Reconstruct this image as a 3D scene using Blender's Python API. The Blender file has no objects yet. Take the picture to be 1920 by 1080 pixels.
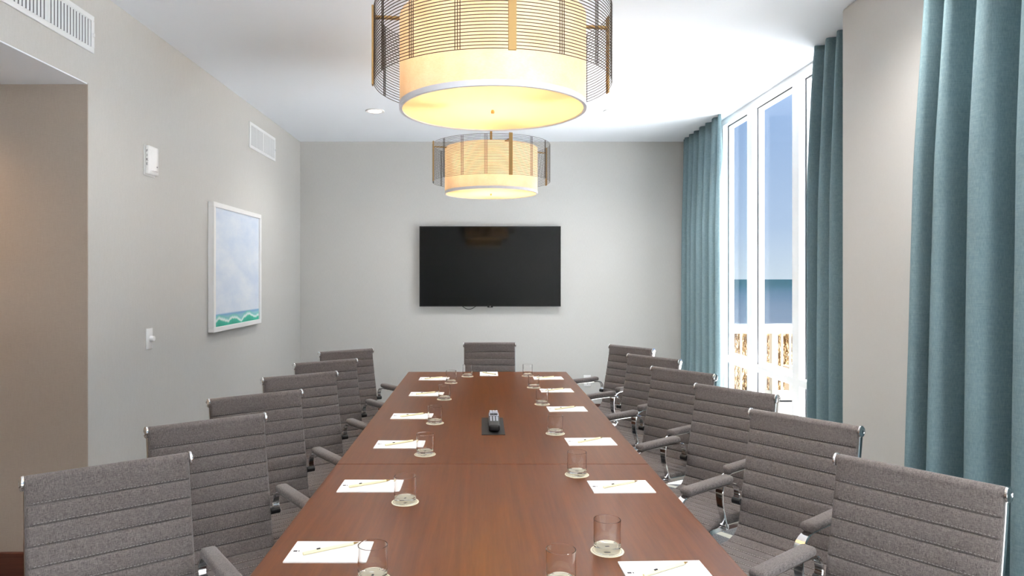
import bpy, bmesh, math, random
from mathutils import Vector, Matrix
random.seed(7)
S = bpy.context.scene
C = S.collection
PI = math.pi
R = math.radians

# ------------------------------------------------------------------ camera, world, sun, exposure
CAMZ = 1.46
cd = bpy.data.cameras.new('camera'); cam = bpy.data.objects.new('camera', cd); C.objects.link(cam)
cam.location = (0, 0, CAMZ); cam.rotation_euler = (R(90), 0, 0)
cd.sensor_width = 36; cd.lens = 24; cd.shift_x = 56/1920; cd.shift_y = -20/1920
cd.clip_start = 0.05; cd.clip_end = 5000
S.camera = cam
S.view_settings.view_transform = 'Standard'; S.view_settings.look = 'None'
S.view_settings.gamma = 1; S.view_settings.use_curve_mapping = False
S.view_settings.exposure = 0.87

SUN_EL = R(66); SUN_AZ = Vector((0.9915, -0.13))          # horizontal direction towards the sun
w = bpy.data.worlds.new('sky'); S.world = w; w.use_nodes = True
nt = w.node_tree
tcw = nt.nodes.new('ShaderNodeTexCoord'); sxw = nt.nodes.new('ShaderNodeSeparateXYZ'); rw = nt.nodes.new('ShaderNodeValToRGB')
nt.links.new(tcw.outputs['Generated'], sxw.inputs[0]); nt.links.new(sxw.outputs['Z'], rw.inputs[0])     # clear-sky gradient by elevation
els = rw.color_ramp.elements
for _ in range(2): els.new(.5)
for e, (p_, c_) in zip(els, ((0.0, (.60, .70, .80)), (.07, (.44, .57, .77)), (.28, (.28, .44, .74)), (1.0, (.12, .24, .55)))):
    e.position = p_; e.color = c_+(1,)
nt.links.new(rw.outputs[0], nt.nodes['Background'].inputs[0])
nt.nodes['Background'].inputs[1].default_value = 0.62
sd = bpy.data.lights.new('sun', 'SUN'); sd.energy = 38.0; sd.angle = R(0.6); sd.color = (1.0, 0.985, 0.96)
so = bpy.data.objects.new('sun', sd); C.objects.link(so)
dv = Vector((SUN_AZ.x*math.cos(SUN_EL), SUN_AZ.y*math.cos(SUN_EL), math.sin(SUN_EL)))
so.rotation_euler = dv.to_track_quat('Z', 'Y').to_euler(); so.location = (8, -6, 14)
DOWNLIGHT_W = 75.0
PENDANT_W = 5.2
ALCOVE_W = 26.0

# ------------------------------------------------------------------ helpers
def srgb(r, g, b):
    f = lambda c: (c/255/12.92) if c/255 <= .04045 else ((c/255+.055)/1.055)**2.4
    return (f(r), f(g), f(b), 1)

def mat(name, col, rough=.5, metal=0, spec=.5, **kw):
    m = bpy.data.materials.new(name); m.use_nodes = True
    b = m.node_tree.nodes['Principled BSDF']
    b.inputs['Base Color'].default_value = col
    b.inputs['Roughness'].default_value = rough
    b.inputs['Metallic'].default_value = metal
    b.inputs['Specular IOR Level'].default_value = spec
    for k, v in kw.items():
        b.inputs[k.replace('_', ' ')].default_value = v
    return m

def N(m, t, **props):
    n = m.node_tree.nodes.new(t)
    for k, v in props.items(): setattr(n, k, v)
    return n
def L(m, a, b): m.node_tree.links.new(a, b)
def bsdf(m): return m.node_tree.nodes['Principled BSDF']

def noise(m, scale3, nscale=1.0, detail=3, rough=.6, coord='Object', off=(0, 0, 0)):
    tc = N(m, 'ShaderNodeTexCoord'); mp = N(m, 'ShaderNodeMapping')
    mp.inputs['Scale'].default_value = scale3; mp.inputs['Location'].default_value = off
    L(m, tc.outputs[coord], mp.inputs['Vector'])
    n = N(m, 'ShaderNodeTexNoise'); n.inputs['Scale'].default_value = nscale
    n.inputs['Detail'].default_value = detail; n.inputs['Roughness'].default_value = rough
    L(m, mp.outputs[0], n.inputs['Vector'])
    return n.outputs['Fac']
def ramp(m, fac, stops):
    r = N(m, 'ShaderNodeValToRGB'); e = r.color_ramp.elements
    while len(e) < len(stops): e.new(.5)
    for i, (p, c) in enumerate(stops): e[i].position = p; e[i].color = c
    L(m, fac, r.inputs[0]); return r.outputs[0]
def mixc(m, fac, a, b, blend='MIX'):
    n = N(m, 'ShaderNodeMix', data_type='RGBA', blend_type=blend)
    for sock, v in ((n.inputs[0], fac), (n.inputs[6], a), (n.inputs[7], b)):
        if hasattr(v, 'is_output'): L(m, v, sock)
        else: sock.default_value = v
    return n.outputs[2]
def math_(m, op, a, b=0.0):
    n = N(m, 'ShaderNodeMath', operation=op)
    for i, v in enumerate((a, b)):
        if hasattr(v, 'is_output'): L(m, v, n.inputs[i])
        else: n.inputs[i].default_value = v
    return n.outputs[0]
def bump(m, h, strength=.2, dist=.002):
    n = N(m, 'ShaderNodeBump'); n.inputs['Strength'].default_value = strength; n.inputs['Distance'].default_value = dist
    L(m, h, n.inputs['Height']); L(m, n.outputs[0], bsdf(m).inputs['Normal'])

class MB:
    """collects shapes, builds ONE mesh object"""
    def __init__(s): s.bm = bmesh.new()
    def box(s, x0, x1, y0, y1, z0, z1, bev=0, seg=2, mtx=None):
        t = bmesh.new()
        bmesh.ops.create_cube(t, size=1)
        for v in t.verts:
            v.co = Vector(((x0+x1)/2+v.co.x*(x1-x0), (y0+y1)/2+v.co.y*(y1-y0), (z0+z1)/2+v.co.z*(z1-z0)))
        if bev: bmesh.ops.bevel(t, geom=t.edges[:], offset=bev, segments=seg, profile=.5, affect='EDGES')
        if mtx is not None: bmesh.ops.transform(t, matrix=mtx, verts=t.verts)
        s._add(t); return s
    def _add(s, t):
        me = bpy.data.meshes.new('tmp'); t.to_mesh(me); t.free(); s.bm.from_mesh(me); bpy.data.meshes.remove(me)
    def lathe(s, prof, seg=32, c=(0, 0, 0), axis='Z', close=False):
        """prof: list of (r, h)"""
        rings = []
        for r, h in prof:
            ring = []
            if r < 1e-6:
                p = Vector((0, 0, h)); ring = [p]
            else:
                for i in range(seg):
                    a = 2*PI*i/seg; ring.append(Vector((r*math.cos(a), r*math.sin(a), h)))
            rings.append(ring)
        cv = Vector(c)
        def T(p):
            if axis == 'X': p = Vector((p.z, p.x, p.y))
            elif axis == 'Y': p = Vector((p.y, p.z, p.x))
            return p+cv
        vr = [[s.bm.verts.new(T(p)) for p in ring] for ring in rings]
        n = len(vr)
        for k in range(n if close else n-1):
            a, b = vr[k], vr[(k+1) % n]
            if len(a) == 1 and len(b) == 1: continue
            for i in range(seg):
                j = (i+1) % seg
                if len(a) == 1: f = (a[0], b[j], b[i])
                elif len(b) == 1: f = (a[i], a[j], b[0])
                else: f = (a[i], a[j], b[j], b[i])
                try: s.bm.faces.new(f)
                except ValueError: pass
        return s
    def tube(s, pts, r, seg=8, cap=True, closed=False):
        pts = [Vector(p) for p in pts]; n = len(pts)
        rr = r if isinstance(r, (list, tuple)) else [r]*n
        rings = []; up = None
        for i, p in enumerate(pts):
            if closed: t = pts[(i+1) % n]-pts[i-1]
            else: t = (pts[min(i+1, n-1)]-pts[max(i-1, 0)])
            t.normalize()
            if up is None:
                up = Vector((0, 0, 1)) if abs(t.z) < .9 else Vector((1, 0, 0))
            a = t.cross(up).normalized(); b = a.cross(t).normalized(); up = b
            rings.append([s.bm.verts.new(p+rr[i]*(a*math.cos(2*PI*k/seg)+b*math.sin(2*PI*k/seg))) for k in range(seg)])
        for i in range(n if closed else n-1):
            A, B = rings[i], rings[(i+1) % n]
            for k in range(seg):
                s.bm.faces.new((A[k], A[(k+1) % seg], B[(k+1) % seg], B[k]))
        if cap and not closed:
            s.bm.faces.new(rings[0][::-1]); s.bm.faces.new(rings[-1])
        return s
    def band(s, path, w, t, x=0.0):
        """flat band swept along a (y, z) path; width w along x, thickness t in the path's plane"""
        n = len(path); rings = []
        ws = w if isinstance(w, (list, tuple)) else [w]*n
        for i, (y, z) in enumerate(path):
            y0, z0 = path[max(i-1, 0)]; y1, z1 = path[min(i+1, n-1)]
            d = Vector((0, y1-y0, z1-z0)).normalized(); nn = Vector((0, -d.z, d.y))
            p = Vector((x, y, z)); h = ws[i]/2; c = min(t*.35, h*.35)
            sec = [(-h+c, -t/2), (h-c, -t/2), (h, -t/2+c), (h, t/2-c), (h-c, t/2), (-h+c, t/2), (-h, t/2-c), (-h, -t/2+c)]
            rings.append([s.bm.verts.new(p+Vector((a, 0, 0))+nn*b) for a, b in sec])
        for i in range(n-1):
            A, B = rings[i], rings[i+1]
            for k in range(8): s.bm.faces.new((A[k], A[(k+1) % 8], B[(k+1) % 8], B[k]))
        s.bm.faces.new(rings[0][::-1]); s.bm.faces.new(rings[-1])
        return s
    def faces(s, vs, fs):
        vv = [s.bm.verts.new(v) for v in vs]
        for f in fs: s.bm.faces.new([vv[i] for i in f])
        return s
    def build(s, name, m, parent=None, smooth=False, ang=40, loc=None, rz=0):
        bmesh.ops.recalc_face_normals(s.bm, faces=s.bm.faces)
        me = bpy.data.meshes.new(name); s.bm.to_mesh(me); s.bm.free()
        if smooth:
            me.polygons.foreach_set('use_smooth', [True]*len(me.polygons))
            try: me.set_sharp_from_angle(angle=R(ang))
            except Exception: pass
        me.materials.append(m)
        o = bpy.data.objects.new(name, me); C.objects.link(o)
        if parent: o.parent = parent
        if loc is not None: o.location = loc
        o.rotation_euler.z = rz
        return o

def tag(o, label=None, cat=None, group=None, kind=None):
    if label: o['label'] = label
    if cat: o['category'] = cat
    if group: o['group'] = group
    if kind: o['kind'] = kind
    return o
def thing(name, label, cat, loc=(0, 0, 0), rz=0, group=None, kind=None):
    o = bpy.data.objects.new(name, None); C.objects.link(o); o.empty_display_size = .1
    o.location = loc; o.rotation_euler = (0, 0, rz)
    return tag(o, label, cat, group, kind)
def kids(o): return [c for c in bpy.data.objects if c.parent == o]
def copy_tree(o, parent=None):
    c = o.copy(); C.objects.link(c); c.parent = parent
    for ch in kids(o): copy_tree(ch, c)
    return c
def struct(name, mb, m, parent=None, label=None):
    o = mb.build(name, m, parent)
    if not parent: o['kind'] = 'structure'
    if label: o['label'] = label
    return o
def text(name, s, size, m, parent, loc, rot, ext=.0004, align='CENTER'):
    cu = bpy.data.curves.new(name, 'FONT'); cu.body = s; cu.size = size; cu.extrude = ext
    cu.align_x = align; cu.align_y = 'CENTER'; cu.resolution_u = 2
    t = bpy.data.objects.new(name, cu); C.objects.link(t)
    dg = bpy.context.evaluated_depsgraph_get()
    me = bpy.data.meshes.new_from_object(t.evaluated_get(dg))
    bpy.data.objects.remove(t)
    o = bpy.data.objects.new(name, me); C.objects.link(o)
    me.materials.clear(); me.materials.append(m)
    o.location = loc; o.rotation_euler = rot
    if parent: o.parent = parent
    return o
ORD = ['first', 'second', 'third', 'fourth', 'fifth', 'sixth', 'seventh']

# ------------------------------------------------------------------ materials
def wall_material(name, col, amt=.06):
    m = mat(name, col, .85, spec=.2)
    a = noise(m, (60, 60, 900), 1, 2); b = noise(m, (700, 700, 25), 1, 2)
    h = math_(m, 'ADD', a, b)
    lo = tuple(c*(1-amt) for c in col[:3])+(1,); hi = tuple(min(1, c*(1+amt)) for c in col[:3])+(1,)
    L(m, ramp(m, math_(m, 'MULTIPLY', h, .5), [(.35, lo), (.65, hi)]), bsdf(m).inputs['Base Color'])
    bump(m, h, .12, .001)
    return m
M_wall = wall_material('linen_wallcovering', srgb(197, 196, 193))
M_col = wall_material('column_wallcovering', srgb(204, 202, 198), .03)
M_alc = wall_material('alcove_wallcovering_shaded', srgb(176, 164, 152))  # wall linen toned darker and warmer, alcove shade put into the colour
M_ceil = mat('ceiling_paint', srgb(238, 243, 250), .9, spec=.2)
M_white = mat('white_paint', srgb(240, 240, 240), .35)
M_whitem = mat('white_metal', srgb(232, 234, 236), .4)
M_vinyl = mat('window_vinyl', srgb(238, 240, 242), .3)
M_gask = mat('window_gasket', srgb(60, 60, 66), .6)
M_base = mat('dark_stained_baseboard', srgb(84, 46, 36), .35)
L(M_base, ramp(M_base, noise(M_base, (3, 3, 60), 1, 4), [(.3, srgb(66, 34, 27)), (.7, srgb(100, 56, 42))]), bsdf(M_base).inputs['Base Color'])

M_carpet = mat('carpet', srgb(110, 110, 112), .95, spec=.1)
_a = noise(M_carpet, (160, 160, 160), 1, 2)
_c = ramp(M_carpet, _a, [(.3, srgb(70, 70, 74)), (.7, srgb(150, 150, 150))])
_w = N(M_carpet, 'ShaderNodeTexWave', wave_type='BANDS', bands_direction='DIAGONAL'); _w.inputs['Scale'].default_value = 1.6
_w.inputs['Distortion'].default_value = 7; _w.inputs['Detail'].default_value = 1.5; _w.inputs['Detail Scale'].default_value = .7
_t = N(M_carpet, 'ShaderNodeTexCoord'); L(M_carpet, _t.outputs['Object'], _w.inputs['Vector'])
_l = ramp(M_carpet, _w.outputs['Fac'], [(.9, (0, 0, 0, 1)), (.95, (1, 1, 1, 1))])
L(M_carpet, mixc(M_carpet, _l, _c, srgb(205, 203, 190)), bsdf(M_carpet).inputs['Base Color'])
bump(M_carpet, _a, .6, .004)

def wood(name, lo, hi, rough, axis=(40, 1.6, 40)):
    m = mat(name, lo, rough, spec=.28)
    g = noise(m, axis, 1, 5, .65); f = noise(m, tuple(a*9 for a in axis), 1, 2)
    k = math_(m, 'ADD', math_(m, 'MULTIPLY', g, .75), math_(m, 'MULTIPLY', f, .25))
    L(m, ramp(m, k, [(.32, lo), (.68, hi)]), bsdf(m).inputs['Base Color'])
    bump(m, f, .04, .0006)
    return m
M_table = wood('table_walnut_veneer', srgb(90, 46, 15), srgb(116, 64, 24), .30)
M_tedge = wood('table_edge_band', srgb(92, 54, 36), srgb(112, 70, 48), .3)

M_fab = mat('heathered_grey_fabric', srgb(110, 104, 102), .95, spec=.1)
_a = noise(M_fab, (1300, 110, 110), 1, 2); _b = noise(M_fab, (110, 1300, 1300), 1, 2)
_h = math_(M_fab, 'MULTIPLY', math_(M_fab, 'ADD', _a, _b), .5)
L(M_fab, ramp(M_fab, _h, [(.36, srgb(68, 63, 61)), (.64, srgb(136, 127, 124))]), bsdf(M_fab).inputs['Base Color'])
bump(M_fab, _h, .35, .0015)
bsdf(M_fab).inputs['Sheen Weight'].default_value = .25
M_stitch = mat('pale_thread', srgb(186, 182, 178), .9)
M_chrome = mat('polished_aluminium', (.86, .86, .87, 1), .10, metal=1)
M_blackpl = mat('black_plastic', srgb(24, 24, 26), .4)
M_rubber = mat('caster_rubber', srgb(34, 34, 36), .7)

def glass_mat(name, col=(1, 1, 1, 1), rough=0.0, ior=1.38):
    m = bpy.data.materials.new(name); m.use_nodes = True; b = bsdf(m)
    b.inputs['Base Color'].default_value = col; b.inputs['Transmission Weight'].default_value = 1
    b.inputs['Roughness'].default_value = rough; b.inputs['IOR'].default_value = ior
    return m
M_glass = glass_mat('tumbler_glass')
M_pane = bpy.data.materials.new('window_glass'); M_pane.use_nodes = True
_nt = M_pane.node_tree; _nt.nodes.remove(bsdf(M_pane))
_tr = N(M_pane, 'ShaderNodeBsdfTransparent'); _gl = N(M_pane, 'ShaderNodeBsdfGlossy'); _gl.inputs['Roughness'].default_value = 0
_tr.inputs['Color'].default_value = (.96, .975, .98, 1)
_lw = N(M_pane, 'ShaderNodeLayerWeight'); _lw.inputs['Blend'].default_value = .5
_fr = N(M_pane, 'ShaderNodeMath', operation='POWER'); L(M_pane, _lw.outputs['Facing'], _fr.inputs[0]); _fr.inputs[1].default_value = 7.0
_mx = N(M_pane, 'ShaderNodeMixShader'); L(M_pane, _fr.outputs[0], _mx.inputs[0]); L(M_pane, _tr.outputs[0], _mx.inputs[1]); L(M_pane, _gl.outputs[0], _mx.inputs[2])
L(M_pane, _mx.outputs[0], _nt.nodes['Material Output'].inputs[0])

M_paper = mat('white_paper', srgb(246, 244, 242), .8, spec=.2)
M_print = mat('printed_mark', srgb(60, 56, 60), .8)
M_coast = mat('coaster_board', srgb(238, 230, 206), .85, spec=.2)
M_pen = mat('cream_pen_barrel', srgb(246, 234, 190), .45)
M_penb = mat('pen_clip_black', srgb(28, 26, 26), .4)
M_pent = mat('pen_tip_brass', srgb(150, 120, 70), .35, metal=.6)

def two_sided(name, col, trans, rough=.9):
    m = bpy.data.materials.new(name); m.use_nodes = True
    b = bsdf(m); b.inputs['Base Color'].default_value = col; b.inputs['Roughness'].default_value = rough
    b.inputs['Specular IOR Level'].default_value = .15
    t = N(m, 'ShaderNodeBsdfTranslucent'); t.inputs['Color'].default_value = col
    x = N(m, 'ShaderNodeMixShader'); x.inputs[0].default_value = trans
    L(m, b.outputs[0], x.inputs[1]); L(m, t.outputs[0], x.inputs[2]); L(m, x.outputs[0], m.node_tree.nodes['Material Output'].inputs[0])
    return m, t
M_curt, _ct = two_sided('teal_curtain_cloth', srgb(128, 158, 164), .12)
_a = noise(M_curt, (420, 420, 60), 1, 2); _b = noise(M_curt, (30, 30, 900), 1, 3)
_h = math_(M_curt, 'MULTIPLY', math_(M_curt, 'ADD', _a, _b), .5)
_c = ramp(M_curt, _h, [(.32, srgb(110, 136, 143)), (.70, srgb(148, 170, 176))])
L(M_curt, _c, bsdf(M_curt).inputs['Base Color']); L(M_curt, _c, _ct.inputs['Color']); bump(M_curt, _h, .25, .001)

M_shade, _st = two_sided('linen_lampshade', srgb(250, 234, 212), .45)
_a = noise(M_shade, (120, 120, 900), 1, 3); _b = noise(M_shade, (9, 9, 9), 1, 3)
_c = ramp(M_shade, math_(M_shade, 'ADD', math_(M_shade, 'MULTIPLY', _a, .5), math_(M_shade, 'MULTIPLY', _b, .5)), [(.35, srgb(240, 220, 192)), (.65, srgb(254, 243, 226))])
L(M_shade, _c, bsdf(M_shade).inputs['Base Color']); L(M_shade, _c, _st.inputs['Color'])
M_diff, _dt = two_sided('opal_diffuser', srgb(255, 243, 212), .6, .5)
M_trim = mat('shade_trim_tape', srgb(226, 226, 232), .8)
M_brass = mat('brushed_brass', srgb(176, 142, 92), .42, metal=.75)
M_wire = mat('bronze_wire', srgb(58, 44, 32), .5, metal=.4)
M_cavity = mat('vent_cavity', srgb(112, 114, 118), .9)
def emit(name, col, st):
    m = bpy.data.materials.new(name); m.use_nodes = True
    b = bsdf(m); b.inputs['Base Color'].default_value = col
    b.inputs['Emission Color'].default_value = col; b.inputs['Emission Strength'].default_value = st
    return m
M_lamp = emit('downlight_lens', (1, .93, .82, 1), 6)
M_bulb = emit('lamp_bulb', (1, .80, .52, 1), 3)

# ------------------------------------------------------------------ the room
XL, XR, YB, YR, ZC = -1.865, 2.13, 7.0, -3.8, 2.85
ALC_Y, ALC_Z, ALC_X = 3.226, 2.372, -3.3
XO = 2.215                                            # outer face of the window wall
struct('floor', MB().box(ALC_X-.1, XO, YR-.1, YB+.1, -.1, 0), M_carpet, label='grey carpet with pale streaks')
struct('ceiling', MB().box(ALC_X-.1, XO+.02, YR-.1, YB+.12, ZC, ZC+.12), M_ceil, label='smooth white ceiling')
struct('wall_back', MB().box(XL-.1, XO, YB, YB+.12, 0, ZC), M_wall, label='grey linen wallcovering behind the screen')
struct('wall_left', MB().box(XL-.14, XL, ALC_Y+.006, YB, 0, ZC).box(XL-.14, XL, 0.6, ALC_Y+.006, ALC_Z+.006, ZC).box(XL-.14, XL, YR, .6, 0, ZC), M_wall)
struct('wall_alcove', MB().box(ALC_X, XL-.14, ALC_Y, ALC_Y+.1, 0, ZC).box(XL-.14, XL-.001, ALC_Y, ALC_Y+.006, 0, ALC_Z).box(ALC_X-.1, ALC_X, .5, ALC_Y+.1, 0, ZC).box(ALC_X, XL-.14, .5, .6, 0, ZC), M_alc, label='alcove walls under a warm lamp, shade toned into their colour')
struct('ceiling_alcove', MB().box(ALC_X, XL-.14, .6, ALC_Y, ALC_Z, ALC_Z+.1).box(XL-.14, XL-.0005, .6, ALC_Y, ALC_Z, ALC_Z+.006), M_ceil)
struct('wall_rear', MB().box(ALC_X, XO, YR-.12, YR, 0, ZC), M_wall)
struct('wall_right', MB().box(XR, XO, 6.09, YB, 0, ZC).box(XR, XO, YR, -3.6, 0, ZC), M_wall)
struct('wall_column', MB().box(1.87, XO, 2.84, 3.55, 0, ZC, bev=.012), M_col, label='plain column between the two windows')
def baseboard(name, *b):
    m = MB()
    for x in b: m.box(*x, bev=.004, seg=1)
    struct(name, m, M_base)
baseboard('baseboard_back', (XL, XR, YB-.016, YB, 0, .165))
baseboard('baseboard_left', (XL, XL+.016, ALC_Y, YB-.016, 0, .165), (XL, XL+.016, YR, .6, 0, .165))
baseboard('baseboard_alcove', (ALC_X, XL, ALC_Y-.016, ALC_Y, 0, .165), (ALC_X, ALC_X+.016, .6, ALC_Y-.016, 0, .165))
baseboard('baseboard_column', (1.854, 1.87, 2.84, 3.55, 0, .165))

def window(n, y0, y1, mulls, label):
    root = bpy.data.objects.new('window_%d' % n, None); C.objects.link(root); tag(root, label, kind='structure')
    xf, xb = XR, XR+.08; xg = XR+.06
    zr0, zr1, zh, zs = .725, .774, 2.797, .09
    MB().box(xf, xb, y0, y1, zh, ZC).build('head_frame', M_vinyl, root)
    MB().box(xf, xb, y0, y1, 0, zs).build('sill_frame', M_vinyl, root)
    MB().box(xf, xb, y1-.055, y1, zs, zh).build('jamb', M_vinyl, root)
    MB().box(xf, xb, y0, y0+.055, zs, zh).build('jamb', M_vinyl, root)
    for a in mulls: MB().box(xf, xb, a, a+.10, zs, zh).build('mullion', M_vinyl, root)
    edges = [y0+.055]+sum([[a, a+.10] for a in mulls], [])+[y1-.055]
    for i in range(0, len(edges), 2):
        a, b = edges[i], edges[i+1]
        MB().box(xf, xb, a, b, zr0, zr1).build('transom_rail', M_vinyl, root)
        for za, zb in ((zs, zr0), (zr1, zh)):
            sash = MB()
            t = .022
            sash.box(xg-.012, xg+.03, a, b, za, za+t).box(xg-.012, xg+.03, a, b, zb-t, zb)
            sash.box(xg-.012, xg+.03, a, a+t, za+t, zb-t).box(xg-.012, xg+.03, b-t, b, za+t, zb-t)
            so_ = sash.build('sash', M_vinyl, root)
            g = .006
            gk = MB().box(xg-.016, xg-.012, a, b, zb-g, zb).box(xg-.016, xg-.012, b-g, b, za, zb-g).box(xg-.016, xg-.012, a, a+g, za, zb-g)
            gk.build('gasket', M_gask, so_)
            MB().box(xg+.006, xg+.012, a+t, b-t, za+t, zb-t).build('pane', M_pane, root)
    return root
window(1, 3.55, 6.09, [3.79, 4.59, 5.39], 'tall white framed window between the column and the far curtain')
window(2, -3.6, 2.84, [-2.8, -2.0, -1.2, -.4, .4, 1.2, 2.0], 'tall white framed window beside the near curtain')  # its unseen run behind the camera is lengthened to add daylight

# ------------------------------------------------------------------ outside: deck, railing, dune, sea
M_deck = mat('white_bounce_paving', srgb(228, 224, 214), .8)
L(M_deck, ramp(M_deck, noise(M_deck, (2, 40, 2), 1, 3), [(.3, srgb(224, 226, 230)), (.7, srgb(242, 243, 246))]), bsdf(M_deck).inputs['Base Color'])
tag(MB().box(XO, 8.0, -9, 6.2, -.30, -.18).build('terrace', M_deck), 'white terrace outside the windows, added out of view to bounce sunlight in', 'terrace')  # unseen white slab, shaped to throw sunlight up onto the ceiling
M_wd = mat('weathered_boards', srgb(66, 62, 56), .85)
tag(MB().box(XO, 8.0, 6.202, 9.6, -.30, -.18).build('deck', M_wd), 'weathered grey deck below the white railing', 'deck')
M_rail = mat('railing_paint', srgb(198, 196, 184), .5)
rl = thing('railing', 'white painted railing of the terrace, with square balusters', 'railing', (0, 9.0, -.18))
MB().box(2.6, 7.5, -.05, .05, .90, .985, bev=.008).build('top_rail', M_rail, rl)
MB().box(2.6, 7.5, -.02, .02, .10, .15).build('bottom_rail', M_rail, rl)
bal = MB().box(-.013, .013, -.013, .013, .15, .90).build('baluster', M_rail, rl)
pos = MB().box(-.038, .038, -.045, .045, 0, .90).build('post', M_rail, rl)
x0p = (1450.5-904)/1280*9.0
i = 0
for k in range(-11, 33):
    x = x0p+k*.108
    if x < 2.65 or x > 7.45: continue
    src = pos if k % 12 == 0 else bal
    if src.get('used'):
        c = src.copy(); C.objects.link(c); c.location.x = x
    else: src['used'] = 1; src.location.x = x
for o in (bal, pos):
    if o.get('used'): del o['used']
for o in kids(rl):
    if 'used' in o.keys(): del o['used']
sb = thing('stair_post', 'short white stair newel beyond the terrace railing', 'post', (4.62, 10.2, -1.45))
MB().box(-.07, .07, -.07, .07, 0, 1.55, bev=.01).build('newel', M_rail, sb)
MB().box(-.085, .085, -.085, .085, 1.55, 1.59, bev=.008).build('cap', M_rail, sb)

M_sand = mat('dune_sand', srgb(196, 160, 118), .95, spec=.1)
_n = noise(M_sand, (1, 1, 1), 1.2, 6, .7)
L(M_sand, ramp(M_sand, _n, [(.35, srgb(108, 86, 60)), (.65, srgb(142, 118, 90))]), bsdf(M_sand).inputs['Base Color'])
def hz(x, y):
    def sm(a, b, t):
        t = max(0, min(1, (t-a)/(b-a))); return t*t*(3-2*t)
    return -1.45+.55*sm(15, 23, y)-2.4*sm(27, 46, y)+.12*math.sin(x*.7+y*.3)*sm(14, 20, y)*(1-sm(27, 40, y))
vs = []; fs = []; nx, ny = 60, 60
for j in range(ny+1):
    y = -10+j*(85/ny)
    for i in range(nx+1):
        x = 8*0+2.0+(i/nx)**1.5*160 if y < 10 else -30+i*(190/nx)
        vs.append((x, y, hz(x, y)))
for j in range(ny):
    for i in range(nx):
        a = j*(nx+1)+i; fs.append((a, a+1, a+nx+2, a+nx+1))
tag(MB().faces(vs, fs).build('sand_dune', M_sand, smooth=True), kind='structure')
M_sea = mat('sea_water', srgb(30, 46, 60), .8, spec=0)
_tc = N(M_sea, 'ShaderNodeTexCoord'); _sx = N(M_sea, 'ShaderNodeSeparateXYZ'); L(M_sea, _tc.outputs['Object'], _sx.inputs[0])
_mr = N(M_sea, 'ShaderNodeMapRange'); _mr.inputs['From Min'].default_value = 60; _mr.inputs['From Max'].default_value = 420
L(M_sea, _sx.outputs['Y'], _mr.inputs['Value'])
_wn = noise(M_sea, (.02, .25, 1), 1, 5, .7)
_sc = ramp(M_sea, math_(M_sea, 'ADD', _mr.outputs[0], math_(M_sea, 'MULTIPLY', math_(M_sea, 'SUBTRACT', _wn, .5), .5)),
           [(0, (.017, .022, .030, 1)), (.25, (.010, .016, .024, 1)), (.6, (.006, .013, .019, 1)), (1, (.004, .0105, .0145, 1))])
_fm = N(M_sea, 'ShaderNodeMapRange'); _fm.inputs['From Min'].default_value = 73; _fm.inputs['From Max'].default_value = 66
L(M_sea, _sx.outputs['Y'], _fm.inputs['Value'])
_fn = noise(M_sea, (.25, 1.2, 1), 1, 5, .8)
_ff = ramp(M_sea, math_(M_sea, 'MULTIPLY', _fm.outputs[0], _fn), [(.32, (0, 0, 0, 1)), (.42, (1, 1, 1, 1))])
L(M_sea, mixc(M_sea, _ff, _sc, srgb(90, 92, 94)), bsdf(M_sea).inputs['Base Color'])
tag(MB().faces([(-600, 62, -3.15), (1600, 62, -3.15), (1600, 1500, -3.15), (-600, 1500, -3.15)], [(0, 1, 2, 3)]).build('sea', M_sea), kind='structure')
M_grass = mat('dry_dune_grass', srgb(150, 112, 66), .9, spec=.1)
L(M_grass, ramp(M_grass, noise(M_grass, (6, 6, .5), 1, 2), [(.3, srgb(70, 54, 33)), (.7, srgb(118, 95, 62))]), bsdf(M_grass).inputs['Base Color'])
vs = []; fs = []
for k in range(9000):
    y = random.uniform(15.5, 27); x = random.uniform(.27, .60)*y
    z = hz(x, y); h = random.uniform(.15, .36); a = random.uniform(0, PI); ww = .012
    dx, dy = ww*math.cos(a), ww*math.sin(a); lx, ly = random.gauss(0, .1), random.gauss(0, .1)
    b = len(vs)
    vs += [(x-dx, y-dy, z-.03), (x+dx, y+dy, z-.03), (x+dx*.6+lx*.4, y+dy*.6+ly*.4, z+h*.6), (x+lx, y+ly, z+h), (x-dx*.6+lx*.4, y-dy*.6+ly*.4, z+h*.6)]
    fs += [(b, b+1, b+2, b+4), (b+4, b+2, b+3)]
tag(MB().faces(vs, fs).build('dune_grass', M_grass), 'dry brown grass growing on the dune behind the railing', 'grass', kind='stuff')

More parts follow.
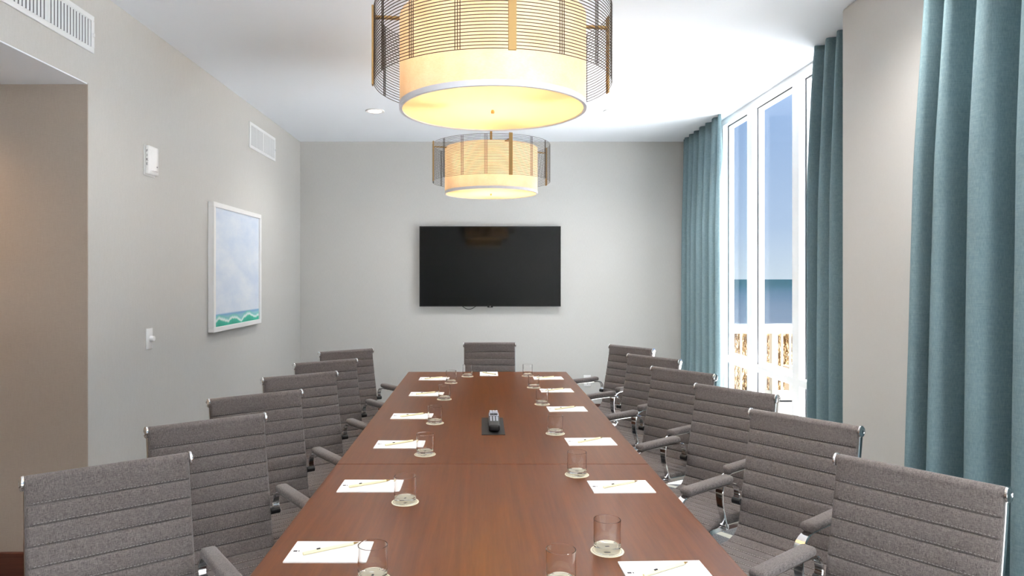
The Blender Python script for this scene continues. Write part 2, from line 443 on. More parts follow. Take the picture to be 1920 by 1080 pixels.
# ------------------------------------------------------------------ curtains
def curtain(name, label, path, folds, amp, seed, gather=.6, z0=.03, z1=ZC-.001, flare=0.0):
    """path: (x0,y0)->(x1,y1) along the track; folds: number of waves"""
    rnd = random.Random(seed)
    (xa, ya), (xb, yb) = path
    d = Vector((xb-xa, yb-ya)); ln = d.length; d.normalize(); nrm = Vector((-d.y, d.x))
    nu = folds*14; nz = 26
    amps = [rnd.uniform(.7, 1.25) for _ in range(folds+2)]
    wid = [rnd.uniform(.65, 1.4) for _ in range(folds)]; tot = sum(wid); cum = [0]
    for q in wid: cum.append(cum[-1]+q/tot)
    drift = [rnd.uniform(-1, 1) for _ in range(folds+2)]
    verts = []; fcs = []
    for j in range(nz+1):
        v = j/nz; z = z1+(z0-z1)*v
        open_ = gather+(1-gather)*min(1, v*3.0)**.8
        for i in range(nu+1):
            u = i/nu; f = min(folds-1, int(u*folds)); t = u*folds-f
            s = cum[f]+(cum[f+1]-cum[f])*t
            A = amp*(amps[f]*(1-t)+amps[f+1]*t)*open_
            ph = 2*PI*t
            off = A*(math.sin(ph)+.22*math.sin(2*ph+drift[f]*.8)+.10*math.sin(3*ph+v*3+drift[f]*2))
            along = s*ln-.95*(cum[f+1]-cum[f])*ln/(4*PI)*open_*math.sin(2*ph)+drift[f]*.018*v*math.sin(PI*t)
            along = along*(1+flare*v*(1 if True else 0))-flare*v*ln*.5
            p = Vector((xa, ya))+d*along+nrm*off
            verts.append((p.x, p.y, z))
    for j in range(nz):
        for i in range(nu):
            a = j*(nu+1)+i; fcs.append((a, a+1, a+nu+2, a+nu+1))
    o = MB().faces(verts, fcs).build(name, M_curt, smooth=True, ang=180)
    sol = o.modifiers.new('thickness', 'SOLIDIFY'); sol.thickness = .003; sol.offset = 0
    return tag(o, label, 'curtain', 'teal curtains')
curtain('curtain', 'narrow teal curtain at the far end beside the back wall', ((2.035, 5.80), (2.035, 6.88)), 7, .058, 3, gather=.4, flare=.06)
curtain('curtain', 'teal curtain panel tucked behind the column', ((2.03, 3.58), (2.03, 4.16)), 5, .060, 5, gather=.4, flare=.14)
curtain('curtain', 'wide teal curtain in the foreground, in front of the column', ((1.76, 1.00), (1.76, 2.70)), 10, .085, 11, gather=.5, flare=.13)

# ------------------------------------------------------------------ conference table
TX, TW, TZ = .04, 1.204, .74
T0, T1, TS = 1.22, 5.207, 2.633
tb = thing('conference_table', 'long brown wood conference table with a seam across its top', 'table', (TX, 0, 0))
for a, b in ((T0, TS-.0012), (TS+.0012, T1)):
    o = MB().box(-TW/2, TW/2, a, b, TZ-.034, TZ, bev=.003).build('tabletop', M_table, tb)
for a, b in ((T0+.3, T0+.38), (TS+.05, TS+.13), (T1-.80, T1-.72)):
    MB().box(-.26, .26, a, b, .012, TZ-.034, bev=.004).build('pedestal_panel', M_tedge, tb)
    MB().box(-.30, .30, a-.03, b+.03, 0, .012).build('foot_plate', M_blackpl, tb)
MB().box(-.02, .02, T0+.38, T1-.80, .42, .60).build('stretcher', M_tedge, tb)
pw = MB()
px, py0, py1 = (924-904)/1280*3.29, 3.114, 3.491
hatch = MB().box(-.054, .054, -.188, .188, 0, .003, bev=.001).build('table_hatch', M_blackpl, loc=((924-904)/1280*3.29, 3.302, TZ))
tag(hatch, 'flat black power hatch plate set on the tabletop under the handset', 'hatch cover')

# handset
hp = thing('conference_phone', 'black handset with silver keys lying on the black hatch plate', 'phone', (.057, 3.30, TZ+.003))
M_sil = mat('silver_plastic', srgb(196, 198, 208), .35, metal=.3)
tilt = Matrix.Translation((0, 0, .0245)) @ Matrix.Rotation(R(3), 4, 'X')
MB().box(-.026, .026, -.14, .12, -.016, .016, bev=.010, seg=3, mtx=tilt).build('body', M_blackpl, hp, smooth=True)
MB().box(-.018, .018, .04, .11, 0, .014, bev=.002).build('stand', M_blackpl, hp)
fr = MB()
for b in ((-.023, .023, .075, .080), (-.023, .023, .030, .035), (-.023, -.019, .035, .075), (.019, .023, .035, .075)):
    fr.box(*b, .0155, .0185, mtx=tilt)
fr.build('display_frame', M_sil, hp)
MB().box(-.019, .019, .035, .075, .0155, .0168, mtx=tilt).build('display', mat('display_glass', srgb(18, 18, 22), .1), hp)
for k in range(3):
    MB().box(-.020+k*.014, -.008+k*.014, .084, .112, .012, .024, bev=.003, mtx=tilt).build('function_key', M_sil, hp)
for a in range(3):
    for b in range(4):
        MB().box(-.019+a*.0145, -.010+a*.0145, -.065+b*.022, -.054+b*.022, .015, .0185, bev=.001, mtx=tilt).build('key', M_sil, hp)

# ------------------------------------------------------------------ chairs
def catmull(pts, n=8):
    out = []
    P = [pts[0]]+list(pts)+[pts[-1]]
    for i in range(1, len(P)-2):
        p0, p1, p2, p3 = P[i-1:i+3]
        for k in range(n):
            t = k/n
            out.append(tuple(.5*((2*p1[q])+(-p0[q]+p2[q])*t+(2*p0[q]-5*p1[q]+4*p2[q]-p3[q])*t*t+(-p0[q]+3*p1[q]-3*p2[q]+p3[q])*t**3) for q in range(len(p1))))
    out.append(tuple(pts[-1])); return out
def resample(pts, step):
    acc = [0]
    for a, b in zip(pts, pts[1:]): acc.append(acc[-1]+math.dist(a, b))
    n = max(2, round(acc[-1]/step)); out = []; j = 0
    for k in range(n+1):
        s = acc[-1]*k/n
        while j < len(acc)-2 and acc[j+1] < s: j += 1
        t = (s-acc[j])/max(1e-9, acc[j+1]-acc[j])
        out.append(tuple(pts[j][q]+(pts[j+1][q]-pts[j][q])*t for q in range(len(pts[0]))))
    return out, acc[-1]

SL = catmull([(-.300, .922), (-.290, .86), (-.268, .76), (-.244, .66), (-.228, .58), (-.216, .52), (-.190, .475), (-.14, .453),
              (-.06, .448), (.05, .453), (.15, .459), (.205, .452), (.232, .43)], 8)
def offset_path(path, off):
    out = []
    for i in range(len(path)):
        a, b = path[max(0, i-1)], path[min(len(path)-1, i+1)]
        d = Vector((b[0]-a[0], b[1]-a[1])).normalized()
        out.append((path[i][0]-d.y*off, path[i][1]+d.x*off))
    return out
def make_chair():
    root = thing('office_chair', 'x', 'chair')
    HW = .2035; PITCH = .0525; TOPB = .006
    pts, total = resample(SL, .001)
    step = total/(len(pts)-1)
    nch = round((total-TOPB)/PITCH); pitch = (total-TOPB)/nch
    def at_s(s_):
        i = max(0, min(len(pts)-1, round(s_/step)))
        a = pts[max(0, i-2)]; b = pts[min(len(pts)-1, i+2)]
        d = Vector((b[0]-a[0], b[1]-a[1])).normalized()
        return pts[i], Vector((-d.y, d.x))                # the normal points towards the sitter
    c_split = min(range(nch), key=lambda c: abs(at_s(TOPB+c*pitch)[0][1]-.478)+(10 if at_s(TOPB+c*pitch)[0][0] > -.1 else 0))
    xs = [-HW, -HW+.003, -HW+.010, -.12, -.04, .04, .12, HW-.010, HW-.003, HW]
    ed = [0, .7, 1, 1, 1, 1, 1, 1, .7, 0]
    def pad(c0, c1, name):
        rows = []
        if c0 == 0: rows.append((0.0, 1.0))
        for c in range(c0, c1):
            s0 = TOPB+c*pitch
            for f, pf in ((0, 0 if c else .95), (.045, .52 if c else .95), (.11, .84 if c else .97), (.25, .97), (.5, 1), (.75, .97), (.89, .84), (.955, .52)):
                rows.append((s0+f*pitch, pf))
        rows.append((TOPB+c1*pitch, 0))
        mb = MB(); front = []; back = []
        for s_, pf in rows:
            p, n = at_s(s_); puff = .0062*pf
            fr_, bk = [], []
            for x, e in zip(xs, ed):
                t = .003+(.004+puff)*e
                fr_.append(mb.bm.verts.new((x, p[0]+n.x*t, p[1]+n.y*t)))
                t2 = -(.003+.002*e+.3*puff*e)
                bk.append(mb.bm.verts.new((x, p[0]+n.x*t2, p[1]+n.y*t2)))
            front.append(fr_); back.append(bk)
        m = len(xs)
        for a in range(len(front)-1):
            for k in range(m-1):
                mb.bm.faces.new((front[a][k], front[a][k+1], front[a+1][k+1], front[a+1][k]))
                mb.bm.faces.new((back[a][k], back[a+1][k], back[a+1][k+1], back[a][k+1]))
            mb.bm.faces.new((front[a][0], front[a+1][0], back[a+1][0], back[a][0]))
            mb.bm.faces.new((front[a][-1], back[a][-1], back[a+1][-1], front[a+1][-1]))
        for r_ in (0, -1):
            for k in range(m-1):
                mb.bm.faces.new((front[r_][k], back[r_][k], back[r_][k+1], front[r_][k+1]))
        o = mb.build(name, M_fab, root, smooth=True, ang=75)
        st = MB()
        for c in range(c0+1, c1):
            s_ = TOPB+c*pitch-.0058
            p, n = at_s(s_); t = .0118; d = Vector((-n.y, n.x)); x = -HW+.014
            while x < HW-.016:
                a = [(x, t, -.0006), (x+.0052, t, -.0006), (x+.0052, t, .0006), (x, t, .0006), (x, t+.0009, 0), (x+.0052, t+.0009, 0)]
                st.faces([(u, p[0]+n.x*h+d.x*w_, p[1]+n.y*h+d.y*w_) for u, h, w_ in a], [(0, 1, 5, 4), (2, 3, 4, 5), (0, 4, 3), (1, 2, 5)])
                x += .0088
        st.build('stitching', M_stitch, o)['kind'] = 'stuff'
        return o
    pad(0, c_split, 'backrest'); pad(c_split, nch, 'seat')
    # rolls at the top of the back and the front of the seat
    MB().lathe([(0, -HW), (.0165, -HW), (.0185, -HW+.006), (.0185, HW-.006), (.0165, HW), (0, HW)], 20, (0, -.3055, .922), 'X').build('top_roll', M_fab, root, smooth=True)
    MB().lathe([(0, -HW), (.014, -HW), (.0155, -HW+.006), (.0155, HW-.006), (.014, HW), (0, HW)], 16, (0, .226, .424), 'X').build('front_roll', M_fab, root, smooth=True)
    for sx in (-1, 1):
        fpath, _ = resample(SL, .022)
        MB().band(offset_path(fpath, -.017), .012, .022, sx*.1990).build('side_rail', M_chrome, root, smooth=True)
        for (cy, cz, r_) in ((-.3055, .922, .0205), (.226, .424, .0175)):
            prof = [(0, 0), (r_*.95, 0), (r_, .002), (r_, .006), (r_*.8, .0100), (r_*.45, .0108), (r_*.4, .009), (0, .009)]
            MB().lathe([(r, sx*(h+.2038)) for r, h in prof], 20, (0, cy, cz), 'X').build('end_cap', M_chrome, root, smooth=True)
        X = sx*.2225
        ap = catmull([(-.222, .585), (-.230, .618), (-.214, .650), (-.175, .663), (-.08, .667), (.06, .669), (.115, .664), (.150, .642), (.162, .600), (.155, .545), (.135, .49), (.12, .452)], 6)
        n = len(ap); ws = []
        for i in range(n):
            t = i/(n-1); ws.append(.026+.010*math.exp(-((t-.68)/.14)**2))
        arm = MB().band(ap, ws, .008, X).build('armrest', M_chrome, root, smooth=True)
        pd = MB().box(X-.0235, X+.0235, -.175, .112, .671, .699, bev=.0125, seg=4)
        pd.build('arm_pad', M_fab, arm, smooth=True, ang=60)
        MB().lathe([(0, sx*.200), (.013, sx*.200), (.013, sx*.234), (.010, sx*.236), (0, sx*.236)], 14, (0, -.222, .588), 'X').build('arm_bolt', M_blackpl, arm, smooth=True)
        MB().lathe([(0, sx*.200), (.011, sx*.200), (.011, sx*.232), (0, sx*.232)], 14, (0, .12, .455), 'X').build('arm_bolt', M_chrome, arm, smooth=True)
    MB().tube([(-.200, -.250, .60), (0, -.262, .597), (.200, -.250, .60)], .009, 8).build('back_spreader', M_chrome, root, smooth=True)
    for y in (-.08, .10):
        MB().tube([(-.200, y, .434), (-.12, y, .418), (.12, y, .418), (.200, y, .434)], .010, 8).build('seat_spreader', M_chrome, root, smooth=True)
    MB().box(-.07, .07, -.11, .13, .375, .415, bev=.01).build('tilt_mechanism', M_blackpl, root, smooth=True)
    MB().lathe([(0, .12), (.026, .12), (.026, .27), (.018, .275), (.018, .378), (0, .378)], 20).build('gas_column', M_chrome, root, smooth=True)
    base = MB().lathe([(0, .075), (.036, .075), (.04, .09), (.036, .125), (.02, .13), (0, .13)], 20).build('star_base', M_chrome, root, smooth=True)
    for k in range(5):
        a = 2*PI*k/5; ca, sa = math.cos(a), math.sin(a)
        mtx = Matrix.Rotation(a-PI/2, 4, 'Z')
        mb = MB(); V = []
        for y, hw, zt, zb in ((.03, .022, .115, .085), (.17, .017, .100, .080), (.29, .013, .086, .070)):
            V += [(-hw, y, zt-.008), (-hw*.6, y, zt), (hw*.6, y, zt), (hw, y, zt-.008), (hw, y, zb), (-hw, y, zb)]
        F = []
        for q in (0, 6):
            for j in range(6): F.append((q+j, q+(j+1) % 6, q+6+(j+1) % 6, q+6+j))
        F += [(0, 1, 2, 3, 4, 5), (17, 16, 15, 14, 13, 12)]
        mb.faces([mtx @ Vector(v) for v in V], F).build('leg', M_chrome, base)
        cm = MB()
        for s_ in (-.014, .014):
            cx, cy = ca*.285-sa*s_, sa*.285+ca*s_
            q = Matrix.Translation((cx, cy, .027)) @ Matrix.Rotation(a, 4, 'Z')
            t = bmesh.new(); bmesh.ops.create_cone(t, cap_ends=True, segments=14, radius1=.027, radius2=.027, depth=.016, matrix=Matrix.Rotation(R(90), 4, 'X'))
            bmesh.ops.transform(t, matrix=q, verts=t.verts); cm._add(t)
        cm.box(ca*.285-.010, ca*.285+.010, sa*.285-.010, sa*.285+.010, .03, .074)
        cm.build('caster', M_rubber, base)
    return root

CH = .922
chairs = []     # (side, bar centre x, y, facing angle offset)
right = [(1182.5, 651), (1224, 670.2), (1278.5, 695.8), (1376, 731.5), (1503.5, 785), (1714, 884)]
left = [(650, 658), (612, 678.5), (564, 704), (482, 741.5), (391.5, 790.5), (209.5, 874)]
def bar(px_, py_):
    d = 1280*(CAMZ-CH-.012)/(py_-520); return ((px_-904)/1280*d, d)
where = ['nearest the wall screen', 'second from the wall screen', 'third from the wall screen', 'fourth from the wall screen', 'fifth from the wall screen', 'in the foreground']
proto = make_chair()
first = True
def place(bx, by, rz, label, group):
    global first
    c = proto if first else copy_tree(proto); first = False
    c.location = (bx-.30*math.sin(rz), by+.30*math.cos(rz), 0); c.rotation_euler = (0, 0, rz)
    [k for k in kids(c) if k.name.startswith('star_base')][0].rotation_euler.z = PI/2-rz     # one leg along the row
    tag(c, label, 'chair', group); return c
for side, lst, ang, nm in (('left', left, -(90+53), 'wall side'), ('right', right, 90+38, 'window side')):
    for i, p in enumerate(lst):
        bx, by = bar(*p)
        place(bx, by, R(ang), 'grey fabric office chair on the %s of the table, %s' % (nm, where[i]), 'office chairs around the table')
bx, by = bar(918, 643.5)
place(bx, by, R(180), 'grey fabric office chair at the far head of the table, below the screen', 'office chairs around the table')

# ------------------------------------------------------------------ things on the table
def tp(px_, py_, h=0.0):                       # a point on the tabletop plane (or h above it)
    d = 1280*(CAMZ-TZ-h)/(py_-520); return ((px_-904)/1280*d, d)
def lay_coaster():
    t = thing('coaster', 'x', 'coaster')
    MB().lathe([(0, 0), (.0435, 0), (.0440, .0008), (.0435, .0016), (0, .0016)], 40).build('disc', M_coast, t, smooth=True)
    ring = MB().lathe([(.0375, .0016), (.0383, .0016), (.0383, .00175), (.0375, .00175)], 40, close=True).build('printed_ring', M_print, t)
    MB().box(-.006, .006, -.003, .003, .0016, .00175).build('printed_mark', M_print, t)
    return t
def lay_glass():
    r, h = .0355, .083
    o = MB().lathe([(0, 0), (r*.90, 0), (r*.96, .002), (r*.97, .006), (r*.985, .018), (r, .03), (r, h-.003), (r, h-.0008), (r-.0008, h), (r-.0014, h), (r-.0020, h-.001), (r-.0020, h-.003), (r-.0022, .03), (r-.0026, .019), (r-.0040, .0160), (r-.008, .0150), (0, .0145)], 48).build('glass_tumbler', M_glass, smooth=True, ang=24)
    return tag(o, 'x', 'glass')
PW, PD = .208, .134
def lay_pad():
    t = thing('notepad', 'x', 'notepad')
    MB().box(-PW/2, PW/2, -PD/2, PD/2, 0, .0030).build('paper_block', M_paper, t)
    MB().box(-PW/2, PW/2, -PD/2, PD/2, .0030, .0034).build('top_sheet', M_paper, t)
    mk = MB().box(-.096, -.086, -.004, .004, .0034, .0036).box(-.083, -.080, -.003, .003, .0034, .0036)
    mk.build('printed_mark', M_print, t)
    return t
def lay_pen():
    t = thing('pen', 'x', 'pen')
    MB().lathe([(0, -.076), (.0034, -.076), (.0040, -.074), (.0040, .055), (.0034, .060), (0, .060)], 14, (0, 0, .0042), 'X').build('barrel', M_pen, t, smooth=True)
    MB().lathe([(.0034, .060), (.0030, .064), (.0008, .075), (0, .076)], 12, (0, 0, .0042), 'X').build('tip', M_pent, t, smooth=True)
    MB().box(-.040, -.030, -.0022, .0022, .0078, .0105, bev=.0008).build('clip', M_penb, t)
    return t
cp, gp, pp, np_ = lay_coaster(), lay_glass(), lay_pad(), lay_pen()
used = set()
def put(proto_, loc, rz, label, group):
    if proto_.name in used: c = copy_tree(proto_)
    else: used.add(proto_.name); c = proto_
    c.location = loc; c.rotation_euler = (0, 0, rz); tag(c, label, None, group); return c
w_ = lambda i: ORD[i]+' from the screen end'
gl = []
for i, p in enumerate([(845.9, 718), (833, 748.7), (815.6, 793.5), (796.9, 852.2), (759.7, 941.6)]):
    gl.append((tp(*p), 'the wall side, '+w_(i)))
gl.append((tp(698.8, 1022, .083), 'the wall side, in the foreground'))
for i, p in enumerate([(989.4, 705), (1000.6, 726.5), (1016.6, 758), (1041.1, 813), (1081.6, 890.3), (1138.5, 1033.3)]):
    gl.append((tp(*p), 'the window side, '+w_(i)))
gl.append((tp(876.6, 705.8), 'the far head of the table, beside its upright notepad'))
gl.append((tp(1051.7, 1030.2, .083), 'the near end, between the two rows'))
for k, ((x, y), s) in enumerate(gl):
    put(cp, (x, y, TZ), .3*k, 'cream coaster under the glass at '+s, 'paper coasters on the table')
    put(gp, (x, y, TZ+.0016), .5*k, 'empty clear glass tumbler at '+s, 'glass tumblers on the table')
lp = [(784.8, 713.3), (766.2, 743.1), (731.8, 786.0), (700, 841.5), (630.8, 923.6), (530.3, 1056)]
rp = [(1056.9, 712.1), (1076, 736), (1102, 772.2), (1157.3, 836), (1229.6, 925), (1348, 1099)]
for lst, sg, nm in ((lp, 1, 'wall side'), (rp, -1, 'window side')):
    for i, p in enumerate(lst):
        x, y = tp(*p)
        rz = R(-0.4) if sg > 0 else R(1.6+.3*(i % 2))
        cx, cy = x+sg*PW/2, y+PD/2
        s = '%s of the table, %s' % (nm, w_(i) if i < 5 else 'in the foreground')
        put(pp, (cx, cy, TZ), rz, 'white notepad on the '+s, 'notepads on the table')
        jx, ja = random.uniform(-.006, .006), random.uniform(-4, 4)
        put(np_, (cx+jx, cy+.012, TZ+.0034), R(33+ja), 'cream pen on the notepad, '+s, 'pens on the notepads')
x, y = tp(916.9, 705.2)
put(pp, (x, y+PW/2, TZ), R(90), 'white notepad turned lengthwise at the far head of the table', 'notepads on the table')
put(np_, (x+.004, y+PW/2-.01, TZ+.0034), R(-48), 'cream pen on the lengthwise notepad at the far head', 'pens on the notepads')

# ------------------------------------------------------------------ pendants
def make_pendant(x, y, off, label):
    zb = CAMZ+.535*1.0; rd = .298; rc = .378
    z_drum_top = CAMZ+.827; zc0, zc1 = CAMZ+.612, CAMZ+.848
    t = thing('drum_pendant', label, 'lamp', (x, y, zb), group='drum pendants over the table')
    Z = lambda z: z-zb
    MB().lathe([(rd, .016), (rd, Z(z_drum_top)), (rd-.003, Z(z_drum_top)), (rd-.003, .016)], 96, close=True).build('drum_shade', M_shade, t, smooth=True, ang=60)
    MB().lathe([(rd+.0015, 0), (rd+.0015, .017), (rd-.005, .017), (rd-.008, 0)], 96, close=True).build('shade_trim', M_trim, t, smooth=True, ang=50)
    dsk = MB().lathe([(0, .004), (rd-.008, .004), (rd-.008, .007), (0, .007)], 96).build('diffuser', M_diff, t)
    MB().lathe([(0, -.008), (.005, -.007), (.006, -.002), (.004, .004), (0, .004)], 16).build('finial', M_brass, dsk, smooth=True)
    ring = None; nw = 27
    for k in range(nw):
        z = Z(zc0)+(zc1-zc0)*k/(nw-1)
        if ring is None:
            mb = MB(); mb.tube([(rc*math.cos(2*PI*i/96), rc*math.sin(2*PI*i/96), 0) for i in range(96)], .0012, 5, closed=True)
            ring = mb.build('cage_wire', M_wire, t, smooth=True, ang=180); ring.location.z = z
        else:
            c = ring.copy(); C.objects.link(c); c.location.z = z
    for q in range(4):
        a0 = off+q*PI/2
        mtx = Matrix.Rotation(a0, 4, 'Z')
        post = MB().box(rc+.001, rc+.007, -.011, .011, Z(zc0)-.006, Z(zc1)+.008, bev=.001, seg=1, mtx=mtx).build('post', M_brass, t)
        MB().box(rd-.002, rc+.002, -.009, .009, Z(zc1)-.030, Z(zc1)-.024, mtx=mtx).build('bracket', M_brass, post)
        for e in (22.5, 45, 67.5):
            rib = MB()
            for dd in (-1.1, 0, 1.1):
                aa = a0+R(e+dd)
                cx, cy = (rc-.0015)*math.cos(aa), (rc-.0015)*math.sin(aa)
                rib.tube([(cx, cy, Z(zc0)), (cx, cy, Z(zc1))], .0012, 5)
            rib.build('cage_rib', M_wire, t)
    MB().tube([(0, 0, .25), (0, 0, ZC-zb-.02)], .0075, 12).build('stem', M_brass, t, smooth=True)
    MB().lathe([(0, ZC-zb), (.07, ZC-zb), (.07, ZC-zb-.012), (.06, ZC-zb-.024), (0, ZC-zb-.026)], 32).build('ceiling_canopy', M_brass, t, smooth=True)
    sp = MB()
    for q in range(3):
        a = off+.5+q*2*PI/3; sp.tube([(0, 0, Z(z_drum_top)-.02), ((rd-.002)*math.cos(a), (rd-.002)*math.sin(a), Z(z_drum_top)-.006)], .003, 6)
    sp.build('spider', M_brass, t, smooth=True)
    for q in range(3):
        a = off+1.2+q*2*PI/3; bx_, by_ = .11*math.cos(a), .11*math.sin(a)
        MB().tube([(0, 0, .27), (bx_, by_, .25), (bx_, by_, .20)], .008, 8).build('lamp_holder', M_brass, t, smooth=True)
        MB().lathe([(0, .085), (.018, .092), (.029, .115), (.026, .145), (.014, .175), (.013, .20), (0, .20)], 20, (bx_, by_, 0)).build('bulb', M_bulb, t, smooth=True)
    ld = bpy.data.lights.new('pendant_light', 'POINT'); ld.energy = PENDANT_W; ld.color = (1, .90, .76); ld.shadow_soft_size = .05
    lo = bpy.data.objects.new('pendant_light', ld); C.objects.link(lo); lo.parent = t; lo.location = (0, 0, .215)
    return t
make_pendant(.034, 2.2, R(7), 'large drum pendant with wire cage hanging nearest, cropped by the picture top')
make_pendant(.058, 4.4, R(17), 'drum pendant with wire cage hanging farther away, in front of the screen')

# ------------------------------------------------------------------ downlights
def downlight(x, y, z, label, power, col=(1, .965, .93), group='ceiling downlights'):
    t = thing('downlight', label, 'downlight', (x, y, z), group=group)
    MB().lathe([(.052, 0), (.078, 0), (.080, -.004), (.076, -.008), (.056, -.006)], 40, close=True).build('trim_ring', M_white, t, smooth=True)
    MB().lathe([(0, -.002), (.054, -.002), (.054, -.0045), (0, -.0045)], 40).build('lens', M_lamp, t)
    ld = bpy.data.lights.new('downlight_lamp', 'SPOT'); ld.energy = power; ld.color = col; ld.spot_size = R(150); ld.spot_blend = 1.0; ld.shadow_soft_size = .06
    lo = bpy.data.objects.new('downlight_lamp', ld); C.objects.link(lo); lo.parent = t; lo.location = (0, 0, -.015)
downlight(-.895, 5.70, ZC, 'lit round downlight in the ceiling on the wall side of the pendants', DOWNLIGHT_W*.6)
downlight(1.09, 5.70, ZC, 'lit round downlight in the bright ceiling on the window side of the pendants', DOWNLIGHT_W)
for k, (x, y) in enumerate(((-.895, 3.2), (1.30, 2.6), (-.895, .7), (1.52, 1.15))):  # unseen lamps added as fill, placed and dimmed to light the chairs
    downlight(x, y, ZC, 'added out of view fill downlight overhead, %s' % ['wall side above the middle', 'window side above the middle', 'wall side above the near end', 'window side above the near end'][k], DOWNLIGHT_W*(.35 if x < 0 else .85))
downlight(-2.72, 2.9, ALC_Z, 'warm downlight in the alcove ceiling', ALCOVE_W, (1, .60, .30), 'alcove downlight')

# ------------------------------------------------------------------ wall things
def vent(ya, yb, z0, z1, ndiv, nsl, label):
    t = thing('air_vent', label, 'vent', (XL, (ya+yb)/2, (z0+z1)/2), group='wall vents')
    W, H = (yb-ya)/2, (z1-z0)/2; b = .026
    fr_ = MB().box(0, .008, -W, W, H-b, H, bev=.002, seg=1).box(0, .008, -W, W, -H, -H+b, bev=.002, seg=1)
    fr_.box(0, .008, -W, -W+b, -H+b, H-b).box(0, .008, W-b, W, -H+b, H-b)
    fr_.build('frame', M_whitem, t)
    MB().box(.0005, .0015, -W+b, W-b, -H+b, H-b).build('cavity', M_cavity, t)
    for k in range(1, ndiv):
        y = -W+b+(2*W-2*b)*k/ndiv
        MB().box(.001, .008, y-.006, y+.006, -H+b, H-b).build('divider', M_whitem, t)
    pitch = (2*W-2*b)/nsl; sl = None
    for k in range(nsl):
        y = -W+b+pitch*(k+.5)
        if sl is None:
            sl = MB().box(-.0008, .0008, -.0042, .0042, -H+b, H-b, mtx=Matrix.Rotation(R(-52), 4, 'Z')).build('slat', M_whitem, t); sl.location = (.0055, y, 0)
        else:
            c = sl.copy(); C.objects.link(c); c.location = (.0055, y, 0)
    MB().box(.008, .016, W-b*.6, W-b*.35, -.012, .004).build('damper_lever', M_whitem, t)
vent(2.25, 3.27, 2.53, 2.708, 3, 42, 'long white wall vent above the alcove opening')
vent(5.46, 6.137, 2.50, 2.71, 2, 20, 'small white wall vent near the back corner, above the painting')

def yw(px_): return XL*1280/(px_-904)
# fire alarm strobe
fa = thing('fire_alarm', 'white fire alarm unit mounted high on the left wall', 'fire alarm', (XL, 3.82, 2.11))
MB().box(0, .006, -.062, .062, -.085, .085, bev=.002, seg=1).build('back_plate', M_white, fa)
MB().box(.006, .030, -.057, .057, -.078, .081, bev=.008, seg=3).build('housing', M_white, fa, smooth=True)
mb = MB(); V = []; F = []
for k in range(9):
    u = -1+k/4; x = .030+.016*(1-u*u)
    V += [(x, u*.040, -.058), (x, u*.040, .070), (.026, u*.040, -.058), (.026, u*.040, .070)]
for k in range(8):
    a = k*4; F += [(a, a+4, a+5, a+1), (a+1, a+5, a+7, a+3), (a, a+2, a+6, a+4)]
mb.faces(V, F).build('curved_cover', M_white, fa, smooth=True)
MB().lathe([(0, 0), (.004, 0), (.004, .002), (0, .002)], 12, (.0455, 0, -.035), 'X').build('indicator', M_cavity, fa)
for k, ch in enumerate('FIRE'):
    text('letter', ch, .020, M_blackpl, fa, (.018, -.0572, .048-.024*k), (R(90), 0, 0))
# dimmer switch
ds = thing('dimmer_switch', 'white wall dimmer plate with a round knob', 'light switch', (XL, 3.82, 1.117))
MB().box(0, .006, -.036, .036, -.058, .058, bev=.003).build('plate', M_white, ds, smooth=True)
MB().lathe([(0, .006), (.016, .006), (.015, .024), (.013, .027), (0, .027)], 24, (0, .008, 0), 'X').build('knob', M_white, ds, smooth=True)
# painting
M_art = mat('seascape_print', srgb(200, 215, 232), .6, spec=.3)
m = M_art
tc = N(m, 'ShaderNodeTexCoord'); sx = N(m, 'ShaderNodeSeparateXYZ'); L(m, tc.outputs['Object'], sx.inputs[0])
cl = noise(m, (3, 3, 7), 1, 5, .6)
skyc = ramp(m, cl, [(.3, srgb(200, 213, 232)), (.7, srgb(224, 231, 240))])
wv = noise(m, (1, 5.5, 2), 1, 3, .5)
h = math_(m, 'ADD', sx.outputs['Z'], math_(m, 'MULTIPLY', math_(m, 'SUBTRACT', wv, .5), .13))
sea_ = ramp(m, math_(m, 'ADD', math_(m, 'MULTIPLY', h, 4.0), 2.0),
            [(0, srgb(120, 205, 180)), (.22, srgb(40, 140, 116)), (.44, srgb(70, 186, 160)), (.49, srgb(236, 246, 244)), (.56, srgb(130, 205, 200))])
hor = ramp(m, math_(m, 'ADD', math_(m, 'MULTIPLY', sx.outputs['Z'], 10), 3.25+.5), [(.46, (0, 0, 0, 1)), (.54, (1, 1, 1, 1))])
line = ramp(m, math_(m, 'ADD', math_(m, 'MULTIPLY', sx.outputs['Z'], 10), 3.75), [(.25, srgb(150, 200, 214)), (.40, srgb(128, 178, 214)), (.55, srgb(190, 208, 232))])
sea2 = mixc(m, ramp(m, math_(m, 'ADD', math_(m, 'MULTIPLY', h, 4.0), 2.0), [(.56, (0, 0, 0, 1)), (.62, (1, 1, 1, 1))]), sea_, line)
L(m, mixc(m, hor, sea2, skyc), bsdf(m).inputs['Base Color'])
pa = thing('seascape_painting', 'white framed painting of pale sky over a green breaking wave', 'painting', (XL, 5.14, 1.53))
pw_, ph_, bb = .50, .447, .034
f_ = MB().box(.002, .042, -pw_, pw_, ph_-bb, ph_, bev=.002, seg=1).box(.002, .042, -pw_, pw_, -ph_, -ph_+bb, bev=.002, seg=1)
f_.box(.002, .042, -pw_, -pw_+bb, -ph_+bb, ph_-bb).box(.002, .042, pw_-bb, pw_, -ph_+bb, ph_-bb).build('frame', M_white, pa)
MB().box(.004, .030, -pw_+bb, pw_-bb, -ph_+bb, ph_-bb).build('canvas', M_art, pa)
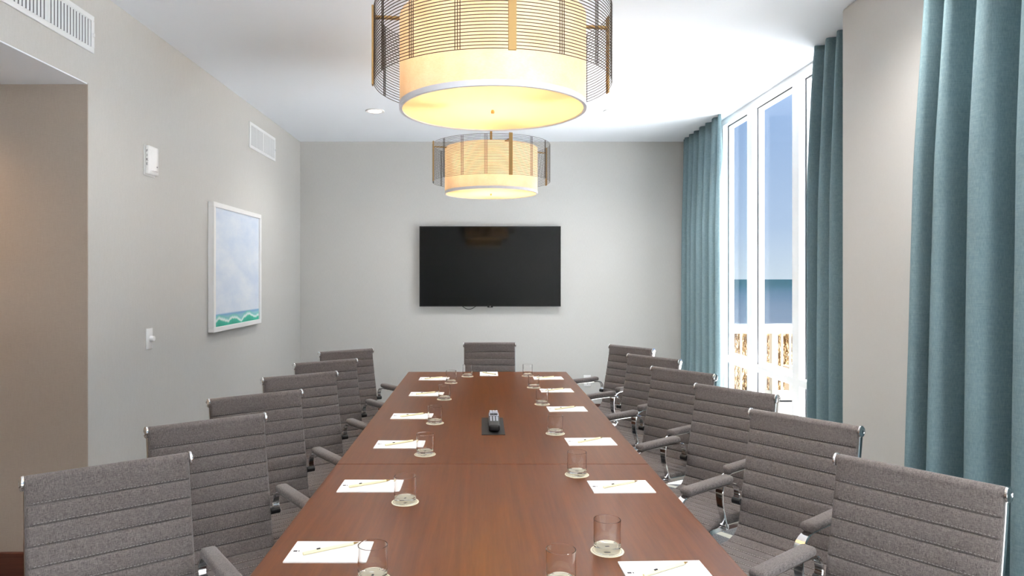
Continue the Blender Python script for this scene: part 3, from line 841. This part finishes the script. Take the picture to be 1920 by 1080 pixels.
MB().box(0, .004, -pw_+.01, pw_-.01, -ph_+.01, ph_-.01).build('backing', M_blackpl, pa)
# television
tvx, tvz = (919-904)/1280*6.94, CAMZ+(520-499.5)/1280*6.94
tv = thing('television', 'large black flat screen television on the back wall', 'television', (tvx, YB-.001, tvz))
hw, hh = 265/1280*6.94/2, 150.5/1280*6.94/2
M_scr = mat('tv_screen', srgb(8, 7, 7), .06, spec=.25)
M_bez = mat('tv_bezel', srgb(14, 14, 15), .25)
MB().box(-hw+.01, hw-.01, -.052, -.02, -hh+.01, hh-.01, bev=.006).build('back_shell', M_bez, tv)
bz = MB(); q = .009
bz.box(-hw, hw, -.062, -.045, hh-q, hh).box(-hw, hw, -.062, -.045, -hh, -hh+q*1.4).box(-hw, -hw+q, -.062, -.045, -hh+q*1.4, hh-q).box(hw-q, hw, -.062, -.045, -hh+q*1.4, hh-q)
bz.build('bezel', M_bez, tv)
MB().box(-hw+q, hw-q, -.0600, -.0525, -hh+q*1.4, hh-q).build('screen', M_scr, tv)
tab = MB().box(-.028, .028, -.063, -.046, -hh-.010, -hh+.004, bev=.002).build('logo_tab', M_bez, tv)
text('logo', 'LG', .013, M_white, tab, (0, -.0633, -hh+.001), (R(90), 0, 0))
MB().box(-.2, .2, -.02, 0, -.2, .2, bev=.003).build('wall_bracket', M_blackpl, tv)
MB().tube([(-.30+.17*k/12, -.030, -hh+.015-.045*math.sin(PI*k/12)) for k in range(13)], .0035, 8).build('cable', M_blackpl, tv, smooth=True)
# outlet
ol = thing('wall_outlet', 'white double outlet low on the back wall', 'outlet', ((1101-904)/1280*7, YB, .40))
MB().box(-.036, .036, -.006, 0, -.058, .058, bev=.003).build('plate', M_white, ol, smooth=True)
for z in (-.024, .024):
    MB().box(-.017, .017, -.0085, -.006, z-.015, z+.015, bev=.003).build('socket', M_white, ol)
    MB().box(-.009, -.006, -.0090, -.0084, z-.002, z+.008).box(.006, .009, -.0090, -.0084, z-.002, z+.008).box(-.003, .003, -.0090, -.0084, z-.011, z-.006).build('slots', M_blackpl, ol)
